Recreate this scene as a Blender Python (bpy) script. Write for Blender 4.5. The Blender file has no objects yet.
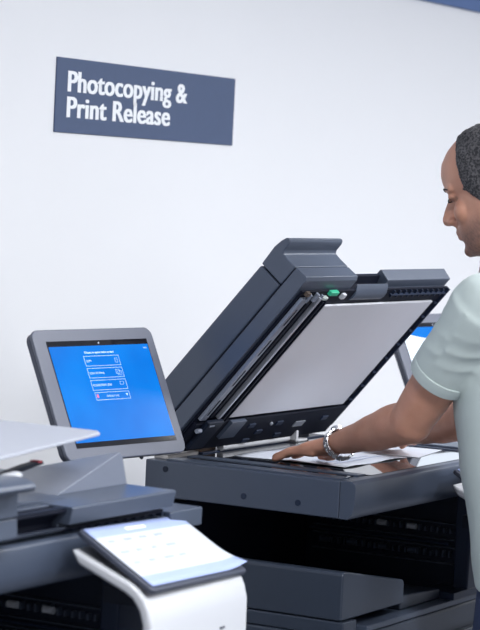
import bpy, bmesh, math, random
from mathutils import Vector, Matrix, Euler
from mathutils import noise as mnoise
random.seed(4)
S = bpy.context.scene
COL = S.collection
PI = math.pi

# ------------------------------------------------------------------ camera, light, exposure
FPX, YAW, PITCH, ROLL = 2390.8, 0.5155, 0.054, 0.0479
CAMLOC = Vector((-4.2746, -2.1366, 1.5538))
v = Vector((math.cos(YAW) * math.cos(PITCH), math.sin(YAW) * math.cos(PITCH), -math.sin(PITCH)))
r0 = Vector((math.sin(YAW), -math.cos(YAW), 0))
u0 = r0.cross(v)
rr = r0 * math.cos(ROLL) + u0 * math.sin(ROLL)
uu = -r0 * math.sin(ROLL) + u0 * math.cos(ROLL)
cd = bpy.data.cameras.new('camera')
cam = bpy.data.objects.new('camera', cd)
COL.objects.link(cam)
M = Matrix((rr, uu, -v)).transposed().to_4x4()
M.translation = CAMLOC
cam.matrix_world = M
cd.sensor_fit = 'VERTICAL'
cd.sensor_height = 31.5
cd.lens = FPX / 630 * 31.5
cd.clip_start = 0.05
cd.dof.use_dof = True
cd.dof.focus_distance = 5.02
cd.dof.aperture_fstop = 5.6
S.camera = cam

W = bpy.data.worlds.new('world')
S.world = W
W.use_nodes = True
bg = W.node_tree.nodes['Background']
bg.inputs[0].default_value = (0.90, 0.93, 1.0, 1)
bg.inputs[1].default_value = 0.66


def area(name, loc, sx, sy, power, col=(1, 1, 1), rot=(0, 0, 0)):
    l = bpy.data.lights.new(name, 'AREA')
    l.shape = 'RECTANGLE'; l.size = sx; l.size_y = sy; l.energy = power; l.color = col
    o = bpy.data.objects.new(name, l)
    o.location = loc; o.rotation_euler = rot
    COL.objects.link(o)
    return o


LAMPS = [(-1.6, -1.3), (0.6, -1.3), (2.8, -1.3), (-1.6, -3.3), (0.6, -3.3), (2.8, -3.3)]
for (lx, ly) in LAMPS:
    area('ceiling_panel_light', (lx, ly, 2.63), 0.58, 1.18, 49, (0.95, 0.97, 1.0))

S.view_settings.view_transform = 'Standard'
S.view_settings.look = 'None'
S.view_settings.exposure = -0.12
S.view_settings.gamma = 1.0
S.view_settings.use_curve_mapping = False


# ------------------------------------------------------------------ materials
def mat(name, col, rough=0.5, metal=0.0, spec=0.5, noise=None, bump=None, emis=None, coat=0, trans=0, coords='Object'):
    m = bpy.data.materials.new(name)
    m.use_nodes = True
    nt = m.node_tree
    b = nt.nodes['Principled BSDF']
    b.inputs['Base Color'].default_value = (*col, 1)
    b.inputs['Roughness'].default_value = rough
    b.inputs['Metallic'].default_value = metal
    b.inputs['Specular IOR Level'].default_value = spec
    b.inputs['Coat Weight'].default_value = coat
    b.inputs['Transmission Weight'].default_value = trans
    tc = nt.nodes.new('ShaderNodeTexCoord')
    if noise:
        sc, amt = noise[0], noise[1]
        n = nt.nodes.new('ShaderNodeTexNoise'); n.inputs['Scale'].default_value = sc
        n.inputs['Detail'].default_value = 4
        nt.links.new(tc.outputs[coords], n.inputs['Vector'])
        mx = nt.nodes.new('ShaderNodeMix'); mx.data_type = 'RGBA'
        c2 = noise[2] if len(noise) > 2 else tuple(c * (1 - amt) for c in col)
        c1 = col if len(noise) > 2 else tuple(min(1, c * (1 + amt)) for c in col)
        mx.inputs[6].default_value = (*c1, 1); mx.inputs[7].default_value = (*c2, 1)
        if len(noise) > 2:
            rp = nt.nodes.new('ShaderNodeMapRange')
            rp.inputs[1].default_value = 0.42; rp.inputs[2].default_value = 0.6
            nt.links.new(n.outputs['Fac'], rp.inputs[0]); nt.links.new(rp.outputs[0], mx.inputs[0])
        else:
            nt.links.new(n.outputs['Fac'], mx.inputs[0])
        nt.links.new(mx.outputs[2], b.inputs['Base Color'])
    if bump:
        n2 = nt.nodes.new('ShaderNodeTexNoise'); n2.inputs['Scale'].default_value = bump[0]
        n2.inputs['Detail'].default_value = 3
        nt.links.new(tc.outputs[coords], n2.inputs['Vector'])
        bp = nt.nodes.new('ShaderNodeBump'); bp.inputs['Strength'].default_value = bump[1]
        bp.inputs['Distance'].default_value = bump[2] if len(bump) > 2 else 0.001
        nt.links.new(n2.outputs['Fac'], bp.inputs['Height'])
        nt.links.new(bp.outputs[0], b.inputs['Normal'])
    if emis:
        b.inputs['Emission Color'].default_value = (*emis[0], 1)
        b.inputs['Emission Strength'].default_value = emis[1]
    return m


M_ = {}
M_['wall'] = mat('wall_paint', (0.82, 0.825, 0.845), 0.8, noise=(3, 0.01), bump=(140, 0.15))
M_['ceil'] = mat('ceiling_white', (0.85, 0.86, 0.88), 0.9, noise=(30, 0.02))
M_['floor'] = mat('floor_vinyl', (0.16, 0.17, 0.20), 0.5, noise=(20, 0.08))
M_['fascia'] = mat('blue_fascia', (0.085, 0.15, 0.33), 0.6, noise=(4, 0.05))
M_['body'] = mat('slate_plastic', (0.058, 0.074, 0.110), 0.36, noise=(6, 0.04), bump=(900, 0.12, 0.0005))
M_['cover'] = mat('slate_cover', (0.066, 0.083, 0.121), 0.31, noise=(6, 0.04), bump=(900, 0.12, 0.0005))
M_['tray'] = mat('shaded_slate_plastic', (0.034, 0.045, 0.068), 0.38, noise=(6, 0.04), bump=(900, 0.12, 0.0005))  # slate plastic darkened: shade on the lower parts put into the colour
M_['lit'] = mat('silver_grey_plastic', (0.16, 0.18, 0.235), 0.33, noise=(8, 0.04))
M_['dark'] = mat('dark_inner_plastic', (0.010, 0.015, 0.030), 0.45, spec=0.25, noise=(12, 0.2))
M_['navy'] = mat('navy_inner_plastic', (0.018, 0.027, 0.054), 0.4, spec=0.3, noise=(12, 0.2))
M_['black'] = mat('black_gap', (0.006, 0.008, 0.018), 0.6, spec=0.15, noise=(9, 0.2))
M_['glass'] = mat('platen_glass', (0.012, 0.014, 0.02), 0.03, spec=0.9, noise=(3, 0.05))
M_['pad'] = mat('white_platen_pad', (0.60, 0.61, 0.66), 0.55, noise=(5, 0.05), bump=(9, 0.35, 0.004))
M_['silver'] = mat('brushed_silver', (0.55, 0.58, 0.66), 0.3, 0.6, noise=(60, 0.1))
M_['strip'] = mat('grey_strip', (0.25, 0.28, 0.35), 0.4, 0.3, noise=(60, 0.1))
M_['steel'] = mat('polished_steel', (0.70, 0.71, 0.73), 0.28, 1.0, noise=(60, 0.1))
M_['brass'] = mat('bronze_bracket', (0.14, 0.105, 0.08), 0.4, 0.6, noise=(30, 0.2))
M_['rim'] = mat('cream_rim', (0.52, 0.50, 0.49), 0.5, noise=(9, 0.05))
M_['roller'] = mat('pale_roller', (0.50, 0.52, 0.57), 0.5, noise=(9, 0.05))
M_['white'] = mat('white_plastic', (0.58, 0.59, 0.62), 0.3, noise=(5, 0.02), coat=0.15)
M_['traywhite'] = mat('pale_grey_plastic', (0.44, 0.46, 0.52), 0.45, noise=(5, 0.02))
M_['frost'] = mat('frosted_green_plastic', (0.52, 0.58, 0.56), 0.35, noise=(9, 0.05))
M_['paper'] = mat('paper', (0.58, 0.61, 0.68), 0.7, noise=(40, 0.02))
M_['ltblue'] = mat('light_blue_print', (0.36, 0.44, 0.72), 0.5, noise=(20, 0.04))
M_['ink'] = mat('faint_ink', (0.40, 0.45, 0.58), 0.7, noise=(200, 0.1))
M_['green'] = mat('green_lever', (0.03, 0.42, 0.24), 0.4, noise=(20, 0.1))
M_['red'] = mat('red_tip', (0.5, 0.03, 0.05), 0.4, noise=(20, 0.1))
M_['bezel'] = mat('screen_bezel_grey', (0.12, 0.132, 0.175), 0.38, noise=(6, 0.03))
M_['bezelside'] = mat('screen_edge_dark', (0.05, 0.058, 0.085), 0.4, noise=(6, 0.03))
M_['gloss'] = mat('black_gloss', (0.008, 0.008, 0.012), 0.08, noise=(6, 0.03))
M_['uiwhite'] = mat('screen_white', (0.5, 0.7, 0.95), 0.4, noise=(5, .01), emis=((0.40, 0.68, 1.0), 0.62))
M_['uired'] = mat('screen_red', (0.5, 0.1, 0.2), 0.4, noise=(5, .01), emis=((0.7, 0.15, 0.3), 0.6))
M_['sign'] = mat('sign_slate_blue', (0.064, 0.095, 0.182), 0.6, noise=(60, 0.04))
M_['letter'] = mat('sign_white', (0.9, 0.92, 0.95), 0.5, noise=(9, 0.01))
M_['shirt'] = mat('mint_jersey', (0.50, 0.57, 0.55), 0.85, noise=(25, 0.03), bump=(450, 0.3, 0.0006))
M_['denim'] = mat('denim', (0.02, 0.035, 0.09), 0.85, noise=(120, 0.3), bump=(400, 0.4))
M_['shoe'] = mat('brown_leather', (0.06, 0.03, 0.02), 0.4, noise=(20, 0.2))
M_['hair'] = mat('grey_black_hair', (0.018, 0.018, 0.022), 0.75, noise=(260, 0, (0.11, 0.105, 0.11)), bump=(420, 1.0, 0.003))
M_['brow'] = mat('dark_brow', (0.03, 0.022, 0.02), 0.8, noise=(200, 0.3))
M_['eye'] = mat('eye_white', (0.7, 0.68, 0.66), 0.2, noise=(50, 0.02))
M_['lampframe'] = mat('lamp_frame', (0.7, 0.7, 0.72), 0.4, noise=(9, 0.01))
M_['diffuser'] = mat('lamp_diffuser', (0.9, 0.9, 0.9), 0.4, noise=(9, 0.01), emis=((0.95, 0.97, 1), 6))


def blue_screen():
    m = mat('blue_display', (0.0, 0.01, 0.03), 0.25, spec=0.1)
    nt = m.node_tree; b = nt.nodes['Principled BSDF']
    tc = nt.nodes.new('ShaderNodeTexCoord')
    n = nt.nodes.new('ShaderNodeTexNoise'); n.inputs['Scale'].default_value = 7; n.inputs['Detail'].default_value = 2
    nt.links.new(tc.outputs['Object'], n.inputs['Vector'])
    r = nt.nodes.new('ShaderNodeValToRGB')
    r.color_ramp.elements[0].position = 0.35; r.color_ramp.elements[0].color = (0.0, 0.19, 0.80, 1)
    r.color_ramp.elements[1].position = 0.75; r.color_ramp.elements[1].color = (0.0, 0.265, 0.95, 1)
    nt.links.new(n.outputs['Fac'], r.inputs[0])
    nt.links.new(r.outputs[0], b.inputs['Emission Color'])
    b.inputs['Emission Strength'].default_value = 1.08
    return m


M_['blue'] = blue_screen()


def skin_material():
    m = bpy.data.materials.new('brown_skin'); m.use_nodes = True
    nt = m.node_tree; b = nt.nodes['Principled BSDF']
    b.inputs['Roughness'].default_value = 0.48
    b.inputs['Subsurface Weight'].default_value = 0.08
    b.inputs['Subsurface Scale'].default_value = 0.01
    at = nt.nodes.new('ShaderNodeAttribute'); at.attribute_name = 'tone'
    tc = nt.nodes.new('ShaderNodeTexCoord')
    n = nt.nodes.new('ShaderNodeTexNoise'); n.inputs['Scale'].default_value = 28; n.inputs['Detail'].default_value = 5
    nt.links.new(tc.outputs['Object'], n.inputs['Vector'])
    mx = nt.nodes.new('ShaderNodeMix'); mx.data_type = 'RGBA'
    mx.inputs[6].default_value = (0.62, 0.32, 0.22, 1); mx.inputs[7].default_value = (0.46, 0.215, 0.14, 1)
    nt.links.new(n.outputs['Fac'], mx.inputs[0])
    m2 = nt.nodes.new('ShaderNodeMix'); m2.data_type = 'RGBA'
    m2.inputs[7].default_value = (0.10, 0.065, 0.055, 1)
    nt.links.new(mx.outputs[2], m2.inputs[6])
    nt.links.new(at.outputs['Fac'], m2.inputs[0])
    nt.links.new(m2.outputs[2], b.inputs['Base Color'])
    n3 = nt.nodes.new('ShaderNodeTexNoise'); n3.inputs['Scale'].default_value = 260
    nt.links.new(tc.outputs['Object'], n3.inputs['Vector'])
    bp = nt.nodes.new('ShaderNodeBump'); bp.inputs['Strength'].default_value = 0.35; bp.inputs['Distance'].default_value = 0.0012
    nt.links.new(n3.outputs['Fac'], bp.inputs['Height']); nt.links.new(bp.outputs[0], b.inputs['Normal'])
    return m


M_['skin'] = skin_material()


# ------------------------------------------------------------------ helpers
class MB:
    def __init__(self):
        self.bm = bmesh.new()

    def box(self, x0, x1, y0, y1, z0, z1, mtx=None):
        vs = [Vector((x, y, z)) for z in (z0, z1) for y in (y0, y1) for x in (x0, x1)]
        if mtx: vs = [mtx @ q for q in vs]
        vv = [self.bm.verts.new(q) for q in vs]
        for f in ((0, 2, 3, 1), (4, 5, 7, 6), (0, 1, 5, 4), (2, 6, 7, 3), (0, 4, 6, 2), (1, 3, 7, 5)):
            self.bm.faces.new([vv[i] for i in f])
        return self

    def prism(self, prof, a0, a1, axis='x', mtx=None):
        """prof: 2D points; axis x -> (y,z); axis y -> (x,z); axis z -> (x,y)"""
        def P(q, a):
            w = {'x': (a, q[0], q[1]), 'y': (q[0], a, q[1]), 'z': (q[0], q[1], a)}[axis]
            w = Vector(w)
            return mtx @ w if mtx else w
        A = [self.bm.verts.new(P(q, a0)) for q in prof]
        B = [self.bm.verts.new(P(q, a1)) for q in prof]
        n = len(prof)
        self.bm.faces.new(A); self.bm.faces.new(B[::-1])
        for i in range(n):
            self.bm.faces.new([A[i], B[i], B[(i + 1) % n], A[(i + 1) % n]])
        return self

    def cyl(self, p0, p1, r, r2=None, n=20):
        p0 = Vector(p0); p1 = Vector(p1); d = (p1 - p0)
        q = d.to_track_quat('Z', 'Y')
        r2 = r if r2 is None else r2
        A = [self.bm.verts.new(p0 + q @ Vector((r * math.cos(2 * PI * i / n), r * math.sin(2 * PI * i / n), 0))) for i in range(n)]
        B = [self.bm.verts.new(p1 + q @ Vector((r2 * math.cos(2 * PI * i / n), r2 * math.sin(2 * PI * i / n), 0))) for i in range(n)]
        self.bm.faces.new(A[::-1]); self.bm.faces.new(B)
        for i in range(n):
            self.bm.faces.new([A[i], A[(i + 1) % n], B[(i + 1) % n], B[i]])
        return self

    def sweep(self, pts, rads, up=(0, 0, 1), n=20, sub=4, cap=True, power=2.0):
        """smooth tube with elliptical rings; rads = (side, upward) or a number"""
        pts = [Vector(q) for q in pts]
        rads = [(q, q) if not isinstance(q, (tuple, list)) else q for q in rads]
        P, R = [], []
        for i in range(len(pts) - 1):
            p0 = pts[max(i - 1, 0)]; p1 = pts[i]; p2 = pts[i + 1]; p3 = pts[min(i + 2, len(pts) - 1)]
            for k in range(sub):
                t = k / sub
                P.append(0.5 * ((2 * p1) + (p2 - p0) * t + (2 * p0 - 5 * p1 + 4 * p2 - p3) * t * t + (3 * p1 - p0 - 3 * p2 + p3) * t ** 3))
                s = t * t * (3 - 2 * t)
                R.append((rads[i][0] * (1 - s) + rads[i + 1][0] * s, rads[i][1] * (1 - s) + rads[i + 1][1] * s))
        P.append(pts[-1]); R.append(rads[-1])
        if cap:
            d0 = (P[0] - P[1]).normalized(); d1 = (P[-1] - P[-2]).normalized()
            m0 = min(R[0]); m1 = min(R[-1])
            pre = [(P[0] + d0 * m0 * math.sin(a), (R[0][0] * math.cos(a), R[0][1] * math.cos(a))) for a in (1.5, 1.2, 0.8, 0.4)]
            post = [(P[-1] + d1 * m1 * math.sin(a), (R[-1][0] * math.cos(a), R[-1][1] * math.cos(a))) for a in (0.4, 0.8, 1.2, 1.5)]
            P = [a for a, _ in pre] + P + [a for a, _ in post]
            R = [b for _, b in pre] + R + [b for _, b in post]
        upv = Vector(up)
        rings = []
        for i, q in enumerate(P):
            t = (P[min(i + 1, len(P) - 1)] - P[max(i - 1, 0)]).normalized()
            s = t.cross(upv).normalized(); w = s.cross(t).normalized()
            ring = []
            for k in range(n):
                a = 2 * PI * k / n; c, sn = math.cos(a), math.sin(a)
                if power != 2.0:
                    c = math.copysign(abs(c) ** (2 / power), c); sn = math.copysign(abs(sn) ** (2 / power), sn)
                ring.append(self.bm.verts.new(q + s * c * R[i][0] + w * sn * R[i][1]))
            rings.append(ring)
        for a, b in zip(rings[:-1], rings[1:]):
            for k in range(n):
                self.bm.faces.new([a[k], a[(k + 1) % n], b[(k + 1) % n], b[k]])
        self.bm.faces.new(rings[0][::-1]); self.bm.faces.new(rings[-1])
        return self

    def rings(self, rings):
        R = [[self.bm.verts.new(q) for q in r] for r in rings]
        n = len(R[0])
        for a, b in zip(R[:-1], R[1:]):
            for k in range(n):
                self.bm.faces.new([a[k], a[(k + 1) % n], b[(k + 1) % n], b[k]])
        self.bm.faces.new(R[0][::-1]); self.bm.faces.new(R[-1])
        return self

    def ball(self, c, r, mtx=None, seg=20):
        r = Vector(r) if isinstance(r, (tuple, list)) else Vector((r, r, r))
        T = Matrix.Translation(Vector(c)) @ (mtx if mtx else Matrix.Identity(4)) @ Matrix.Diagonal((*r, 1))
        bmesh.ops.create_uvsphere(self.bm, u_segments=seg, v_segments=seg // 2 + 2, radius=1, matrix=T)
        return self

    def build(self, name, m, parent=None, bevel=0, seg=3, smooth=None, remesh=0, smoothit=0):
        bmesh.ops.recalc_face_normals(self.bm, faces=self.bm.faces)
        me = bpy.data.meshes.new(name)
        self.bm.to_mesh(me); self.bm.free()
        me.materials.append(m)
        o = bpy.data.objects.new(name, me)
        COL.objects.link(o)
        if parent: o.parent = parent
        if remesh:
            md = o.modifiers.new('r', 'REMESH'); md.mode = 'VOXEL'; md.voxel_size = remesh; md.use_smooth_shade = True
            if smoothit:
                ms = o.modifiers.new('s', 'SMOOTH'); ms.iterations = smoothit; ms.factor = 0.5
            dg = bpy.context.evaluated_depsgraph_get()
            nm = bpy.data.meshes.new_from_object(o.evaluated_get(dg))
            o.modifiers.clear(); o.data = nm
            if not nm.materials: nm.materials.append(m)
            for q in nm.polygons: q.use_smooth = True; q.material_index = 0
            return o
        if bevel:
            b = o.modifiers.new('bevel', 'BEVEL'); b.width = bevel; b.segments = seg; b.limit_method = 'ANGLE'
            b.angle_limit = math.radians(28); b.harden_normals = True
            for q in me.polygons: q.use_smooth = True
        elif smooth:
            for q in me.polygons: q.use_smooth = True
            me.set_sharp_from_angle(angle=math.radians(smooth))
        return o


def tag(o, label=None, cat=None, group=None, kind=None):
    if label: o['label'] = label
    if cat: o['category'] = cat
    if group: o['group'] = group
    if kind: o['kind'] = kind
    return o


def empty(name, loc, mtx=None):
    o = bpy.data.objects.new(name, None)
    COL.objects.link(o)
    o.empty_display_size = 0.1
    if mtx is not None: o.matrix_world = mtx
    else: o.location = loc
    return o


def copy_tree(o, parent=None):
    c = o.copy(); COL.objects.link(c)
    if parent: c.parent = parent
    for ch in list(o.children): copy_tree(ch, c)
    return c


def text_mesh(body, w=None, h=None, bold=0.0, depth=0.0, font_h=1.0, spacing=1.0):
    """text as mesh, lower-left corner of its bounds at the origin"""
    c = bpy.data.curves.new('t', 'FONT'); c.body = body; c.size = font_h; c.offset = bold; c.extrude = depth
    c.space_character = spacing
    o = bpy.data.objects.new('t', c); COL.objects.link(o)
    bpy.context.view_layer.update()
    me = bpy.data.meshes.new_from_object(o.evaluated_get(bpy.context.evaluated_depsgraph_get()))
    bpy.data.objects.remove(o)
    xs = [q.co.x for q in me.vertices]; ys = [q.co.y for q in me.vertices]
    return me, (min(xs), max(xs), min(ys), max(ys))


def text_obj(name, body, x, y, w, cap, m, parent, plane='xy', z=0.0, bold=0.02, depth=0.0, spacing=1.0, heavy=0.0):
    """cap = height of capitals (font size 1 has caps of about 0.7)"""
    me, b = text_mesh(body, bold=bold, depth=0, spacing=spacing)
    sx = w / (b[1] - b[0]); sy = cap / 0.70
    for q in me.vertices:
        X = (q.co.x - b[0]) * sx + x; Y = q.co.y * sy + y
        q.co = (X, Y, z) if plane == 'xy' else (X, z, Y)
    bm = bmesh.new(); bm.from_mesh(me)
    if heavy:
        base = list(bm.faces)
        for k, dx in enumerate((-heavy, heavy)):
            g = bmesh.ops.duplicate(bm, geom=base)
            for e in g['geom']:
                if isinstance(e, bmesh.types.BMVert): e.co.x += dx; e.co += Vector((0, 0, 0.0001 * (k + 1))) if plane == 'xy' else Vector((0, -0.0001 * (k + 1), 0))
    if depth:
        r = bmesh.ops.extrude_face_region(bm, geom=list(bm.faces))
        off = Vector((0, 0, depth)) if plane == 'xy' else Vector((0, -depth, 0))
        for e in r['geom']:
            if isinstance(e, bmesh.types.BMVert): e.co += off
    if depth: bmesh.ops.recalc_face_normals(bm, faces=bm.faces)
    bm.to_mesh(me); bm.free()
    me.materials.clear(); me.materials.append(m)
    o = bpy.data.objects.new(name, me); COL.objects.link(o); o.parent = parent
    return o


# ------------------------------------------------------------------ the room
def struct(name, mb, m, **k):
    o = mb.build(name, m, **k); o['kind'] = 'structure'; return o


WY = 0.95
struct('floor', MB().box(-6, 7, -5, 1.07, -0.1, 0), M_['floor'])
struct('wall_back', MB().box(-6, 7, WY, WY + 0.12, 0, 2.66), M_['wall'])
struct('ceiling', MB().box(-6, 7, -5, WY + 0.12, 2.66, 2.74), M_['ceil'])
struct('trim_1', MB().box(-6, 7, WY - 0.015, WY, 2.128, 2.66), M_['fascia'])
struct('baseboard_back', MB().box(-6, 7, WY - 0.014, WY, 0, 0.1), M_['white'], bevel=0.003)

for i, (lx, ly) in enumerate(LAMPS):
    t = empty('ceiling_light', (lx, ly, 2.66))
    tag(t, 'white rectangular ceiling light panel above the print room', 'ceiling light', 'ceiling light panels')
    mb = MB()
    mb.box(-.31, .31, -.61, -.59, -.025, 0).box(-.31, .31, .59, .61, -.025, 0).box(-.31, -.29, -.59, .59, -.025, 0).box(.29, .31, -.59, .59, -.025, 0)
    mb.build('frame', M_['lampframe'], t, bevel=0.002)
    MB().box(-.29, .29, -.59, .59, -.012, -0.002).build('diffuser', M_['diffuser'], t)

# ------------------------------------------------------------------ wall sign
sg = empty('wall_sign', (0.267, WY, 1.656))
tag(sg, 'slate blue wall sign reading Photocopying & Print Release in white letters', 'sign')
MB().box(0, 0.817, -0.004, 0, 0, 0.1715).build('sign_panel', M_['sign'], sg, bevel=0.001)
text_obj('lettering', 'Photocopying &', 0.047, 0.0955, 0.530, 0.0475, M_['letter'], sg, 'xz', -0.0048, 0.010, 0.0, 1.03, 0.0026)
text_obj('lettering', 'Print Release', 0.047, 0.0365, 0.452, 0.0475, M_['letter'], sg, 'xz', -0.0048, 0.010, 0.0, 1.03, 0.0026)

# ------------------------------------------------------------------ multifunction printer
OPEN = math.radians(49.6)
PV = Vector((0, 0.472, 1.008))          # hinge axis


def make_printer():
    t = empty('photocopier', (0, 0, 0))
    # cabinet with drawers -------------------------------------------------
    cab = MB()
    cab.box(0, 0.745, 0.0, 0.60, 0.06, 0.655)
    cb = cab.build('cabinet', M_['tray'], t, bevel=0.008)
    MB().box(0.03, 0.715, 0.03, 0.57, 0.0, 0.06).build('plinth', M_['dark'], t)
    for (z0, z1) in ((0.08, 0.20), (0.205, 0.325), (0.33, 0.45), (0.455, 0.60)):
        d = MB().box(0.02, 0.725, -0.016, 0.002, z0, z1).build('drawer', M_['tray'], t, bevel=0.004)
        MB().box(0.27, 0.47, -0.022, -0.012, z1 - 0.035, z1 - 0.012).build('handle', M_['dark'], d, bevel=0.004)
    MB().box(0.085, 0.735, 0.0, 0.36, 0.655, 0.668).build('tray_shelf', M_['body'], t, bevel=0.003)
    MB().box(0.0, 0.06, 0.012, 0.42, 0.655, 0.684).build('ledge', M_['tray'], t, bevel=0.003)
    # inner output tray
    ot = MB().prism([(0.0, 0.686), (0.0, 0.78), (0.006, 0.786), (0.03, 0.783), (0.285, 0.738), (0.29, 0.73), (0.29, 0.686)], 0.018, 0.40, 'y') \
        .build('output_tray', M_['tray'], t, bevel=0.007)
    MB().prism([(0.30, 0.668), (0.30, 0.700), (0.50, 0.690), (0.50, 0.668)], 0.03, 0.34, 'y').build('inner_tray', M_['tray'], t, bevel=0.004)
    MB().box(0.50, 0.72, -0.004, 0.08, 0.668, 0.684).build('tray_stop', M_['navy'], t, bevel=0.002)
    # rear body and paper exit unit ------------------------------------------
    MB().box(0.0, 0.745, 0.42, 0.60, 0.655, 0.885).build('rear_housing', M_['black'], t, bevel=0.004)
    ex = MB().box(0.60, 0.745, 0.035, 0.42, 0.668, 0.885).build('exit_unit', M_['dark'], t)
    MB().box(0.575, 0.66, -0.002, 0.035, 0.668, 0.89).build('front_column', M_['navy'], t, bevel=0.004)
    for zi, z in enumerate((0.806, 0.752)):
        mb = MB()
        mb.box(0.588, 0.602, 0.04, 0.40, z - 0.022, z - 0.0195)
        mb.box(0.590, 0.602, 0.04, 0.40, z + 0.014, z + 0.0165)
        for k in range(22):
            y = 0.05 + k * 0.0155
            hgt = 0.010 + 0.006 * random.random()
            mb.box(0.585, 0.60, y, y + 0.004, z - 0.006, z - 0.006 + hgt)
        mb.build('exit_guide', M_['body'], ex, bevel=0.0006)
        for y in ((0.13, 0.205, 0.285, 0.35) if zi else (0.135, 0.21)):
            MB().cyl((0.584, y, z + 0.002), (0.584, y + 0.021, z + 0.002), 0.0065, n=18) \
                .build('exit_roller', M_['roller'] if zi == 0 else M_['body'], ex, smooth=40)
    MB().cyl((0.575, 0.05, 0.779), (0.575, 0.40, 0.779), 0.003).build('guide_bar', M_['navy'], ex, smooth=40)
    # scanner -----------------------------------------------------------------
    sc = MB().prism([(0.036, 0.893), (0.036, 0.97), (0.497, 0.97), (0.497, 0.893)], 0, 0.735, 'x').build('scanner_housing', M_['body'], t, bevel=0.003)
    # front bezel with a belly that curves in towards the machine
    fb = MB().prism([(0.0345, 0.893), (0.0345, 0.9715), (0.010, 0.9715), (0.002, 0.966), (0.0, 0.958), (0.001, 0.922), (0.006, 0.904), (0.016, 0.893)], 0, 0.735, 'x') \
        .build('front_bezel', M_['body'], t, bevel=0.0015)  # darker slate than the lid's front edge, standing in for shade on the front
    for (y, z) in ((0.447, 0.953), (0.256, 0.916), (0.129, 0.916)):
        MB().cyl((-0.0012, y, z), (0.002, y, z), 0.0065).build('screw_cap', M_['dark'] if y > 0.3 else M_['navy'], sc, smooth=40)
    MB().box(0.735, 0.845, 0.0, 0.36, 0.946, 0.979).build('side_shelf', M_['body'], t, bevel=0.003)
    # glass and rims on top
    MB().box(0.125, 0.715, 0.028, 0.44, 0.9695, 0.9725).build('platen_glass', M_['glass'], t)
    MB().box(0.052, 0.088, 0.05, 0.43, 0.9695, 0.9722).build('exposure_glass', M_['glass'], t)
    for (xa, xb) in ((0.008, 0.050), (0.090, 0.123), (0.717, 0.732)):
        MB().box(xa, xb, 0.04, 0.45, 0.9695, 0.974).build('glass_rim', M_['body'], t, bevel=0.001)
    MB().box(0.03, 0.160, 0.462, 0.495, 0.9695, 0.978).build('hinge_cover', M_['rim'], t, bevel=0.002)
    MB().box(0.161, 0.73, 0.452, 0.495, 0.9695, 0.976).build('rear_rim', M_['navy'], t, bevel=0.002)
    # hinges
    for hx in (0.165, 0.60):
        mb = MB().box(hx, hx + 0.07, 0.463, 0.497, 0.974, 0.996)
        mb.cyl((hx - 0.004, PV.y + .004, 0.995), (hx + 0.074, PV.y + .004, 0.995), 0.011)
        mb.build('hinge', M_['brass'] if hx < 0.3 else M_['navy'], t, bevel=0.002)
    MB().box(0.545, 0.555, 0.43, 0.46, 0.973, 1.000).box(0.545, 0.60, 0.43, 0.45, 0.973, 0.979).build('hook', M_['white'], t, bevel=0.002)
    MB().cyl((0.235, 0.452, 0.982), (0.54, 0.452, 0.982), 0.0085).build('hinge_bar', M_['white'], t, smooth=40)
    # lid: everything below is laid out closed and relative to the hinge axis -------------
    def L(mb):
        bmesh.ops.translate(mb.bm, verts=mb.bm.verts, vec=-PV); return mb
    lid = L(MB().prism([(0.0, 0.985), (-0.018, 0.985), (-0.026, 0.990), (-0.024, 1.0195), (0.030, 1.0195), (0.46, 1.0195), (0.475, 1.005), (0.468, 0.985)], 0.0, 0.232, 'x')
            .prism([(0.012, 0.991), (-0.010, 0.991), (-0.016, 1.0185), (-0.013, 1.021), (0.44, 1.021), (0.468, 1.012), (0.468, 0.985), (0.012, 0.985)], 0.40, 0.724, 'x')
            .prism([(0.03, 0.985), (0.03, 1.020), (0.46, 1.020), (0.468, 0.985)], 0.232, 0.40, 'x')).build('lid', M_['cover'], t, bevel=0.0015)
    lid.location = PV
    # feeder cover at the left end
    L(MB().prism([(0.0295, 1.0235), (0.0295, 1.083), (0.34, 1.085), (0.44, 1.083), (0.480, 1.066), (0.490, 1.04), (0.485, 1.0235)], 0, 0.235, 'x')) \
        .build('feeder_cover', M_['body'], lid, bevel=0.004)
    L(MB().box(0.006, 0.229, 0.0, 0.465, 1.018, 1.07)).build('feeder_core', M_['black'], lid)
    L(MB().prism([(0.026, 1.0225), (-0.0235, 1.0215), (-0.0225, 1.045), (-0.0235, 1.061), (-0.030, 1.0645), (-0.046, 1.0645), (-0.0535, 1.067), (-0.056, 1.072),
                  (-0.052, 1.0785), (-0.040, 1.083), (-0.020, 1.0865), (0.026, 1.084)], 0, 0.235, 'x')) \
        .build('feeder_front_cover', M_['cover'], lid, bevel=0.0055, seg=4)
    # scooped handle in the front edge
    mb = MB()
    mb.prism([(0.03, 1.018), (-0.004, 1.016), (-0.004, 1.012), (0.012, 1.006), (0.024, 0.992), (0.024, 0.982), (0.03, 0.982)], 0.232, 0.40, 'x')
    L(mb).build('grip_recess', M_['black'], lid, bevel=0.001)
    mb = MB()
    mb.prism([(-0.004, 0.988), (0.000, 0.984), (0.006, 0.980), (0.014, 0.976), (0.024, 0.975), (0.034, 0.978), (0.040, 0.985), (0.034, 0.988), (0.022, 0.980), (0.010, 0.984)], 0.255, 0.405, 'x')
    L(mb).build('grip', M_['cover'], lid, bevel=0.0015)
    for k in range(5):
        L(MB().box(0.24, 0.40, -0.002 + 0.0052 * k, 0.0005 + 0.0052 * k, 1.019 - .003 * k, 1.0205 - .003 * k)).build('grip_rib', M_['navy'], lid)
    # underside mechanism
    L(MB().box(0.014, 0.718, 0.007, 0.462, 0.980, 0.9855)).build('underside_panel', M_['black'], lid)
    mb = MB()
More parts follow.
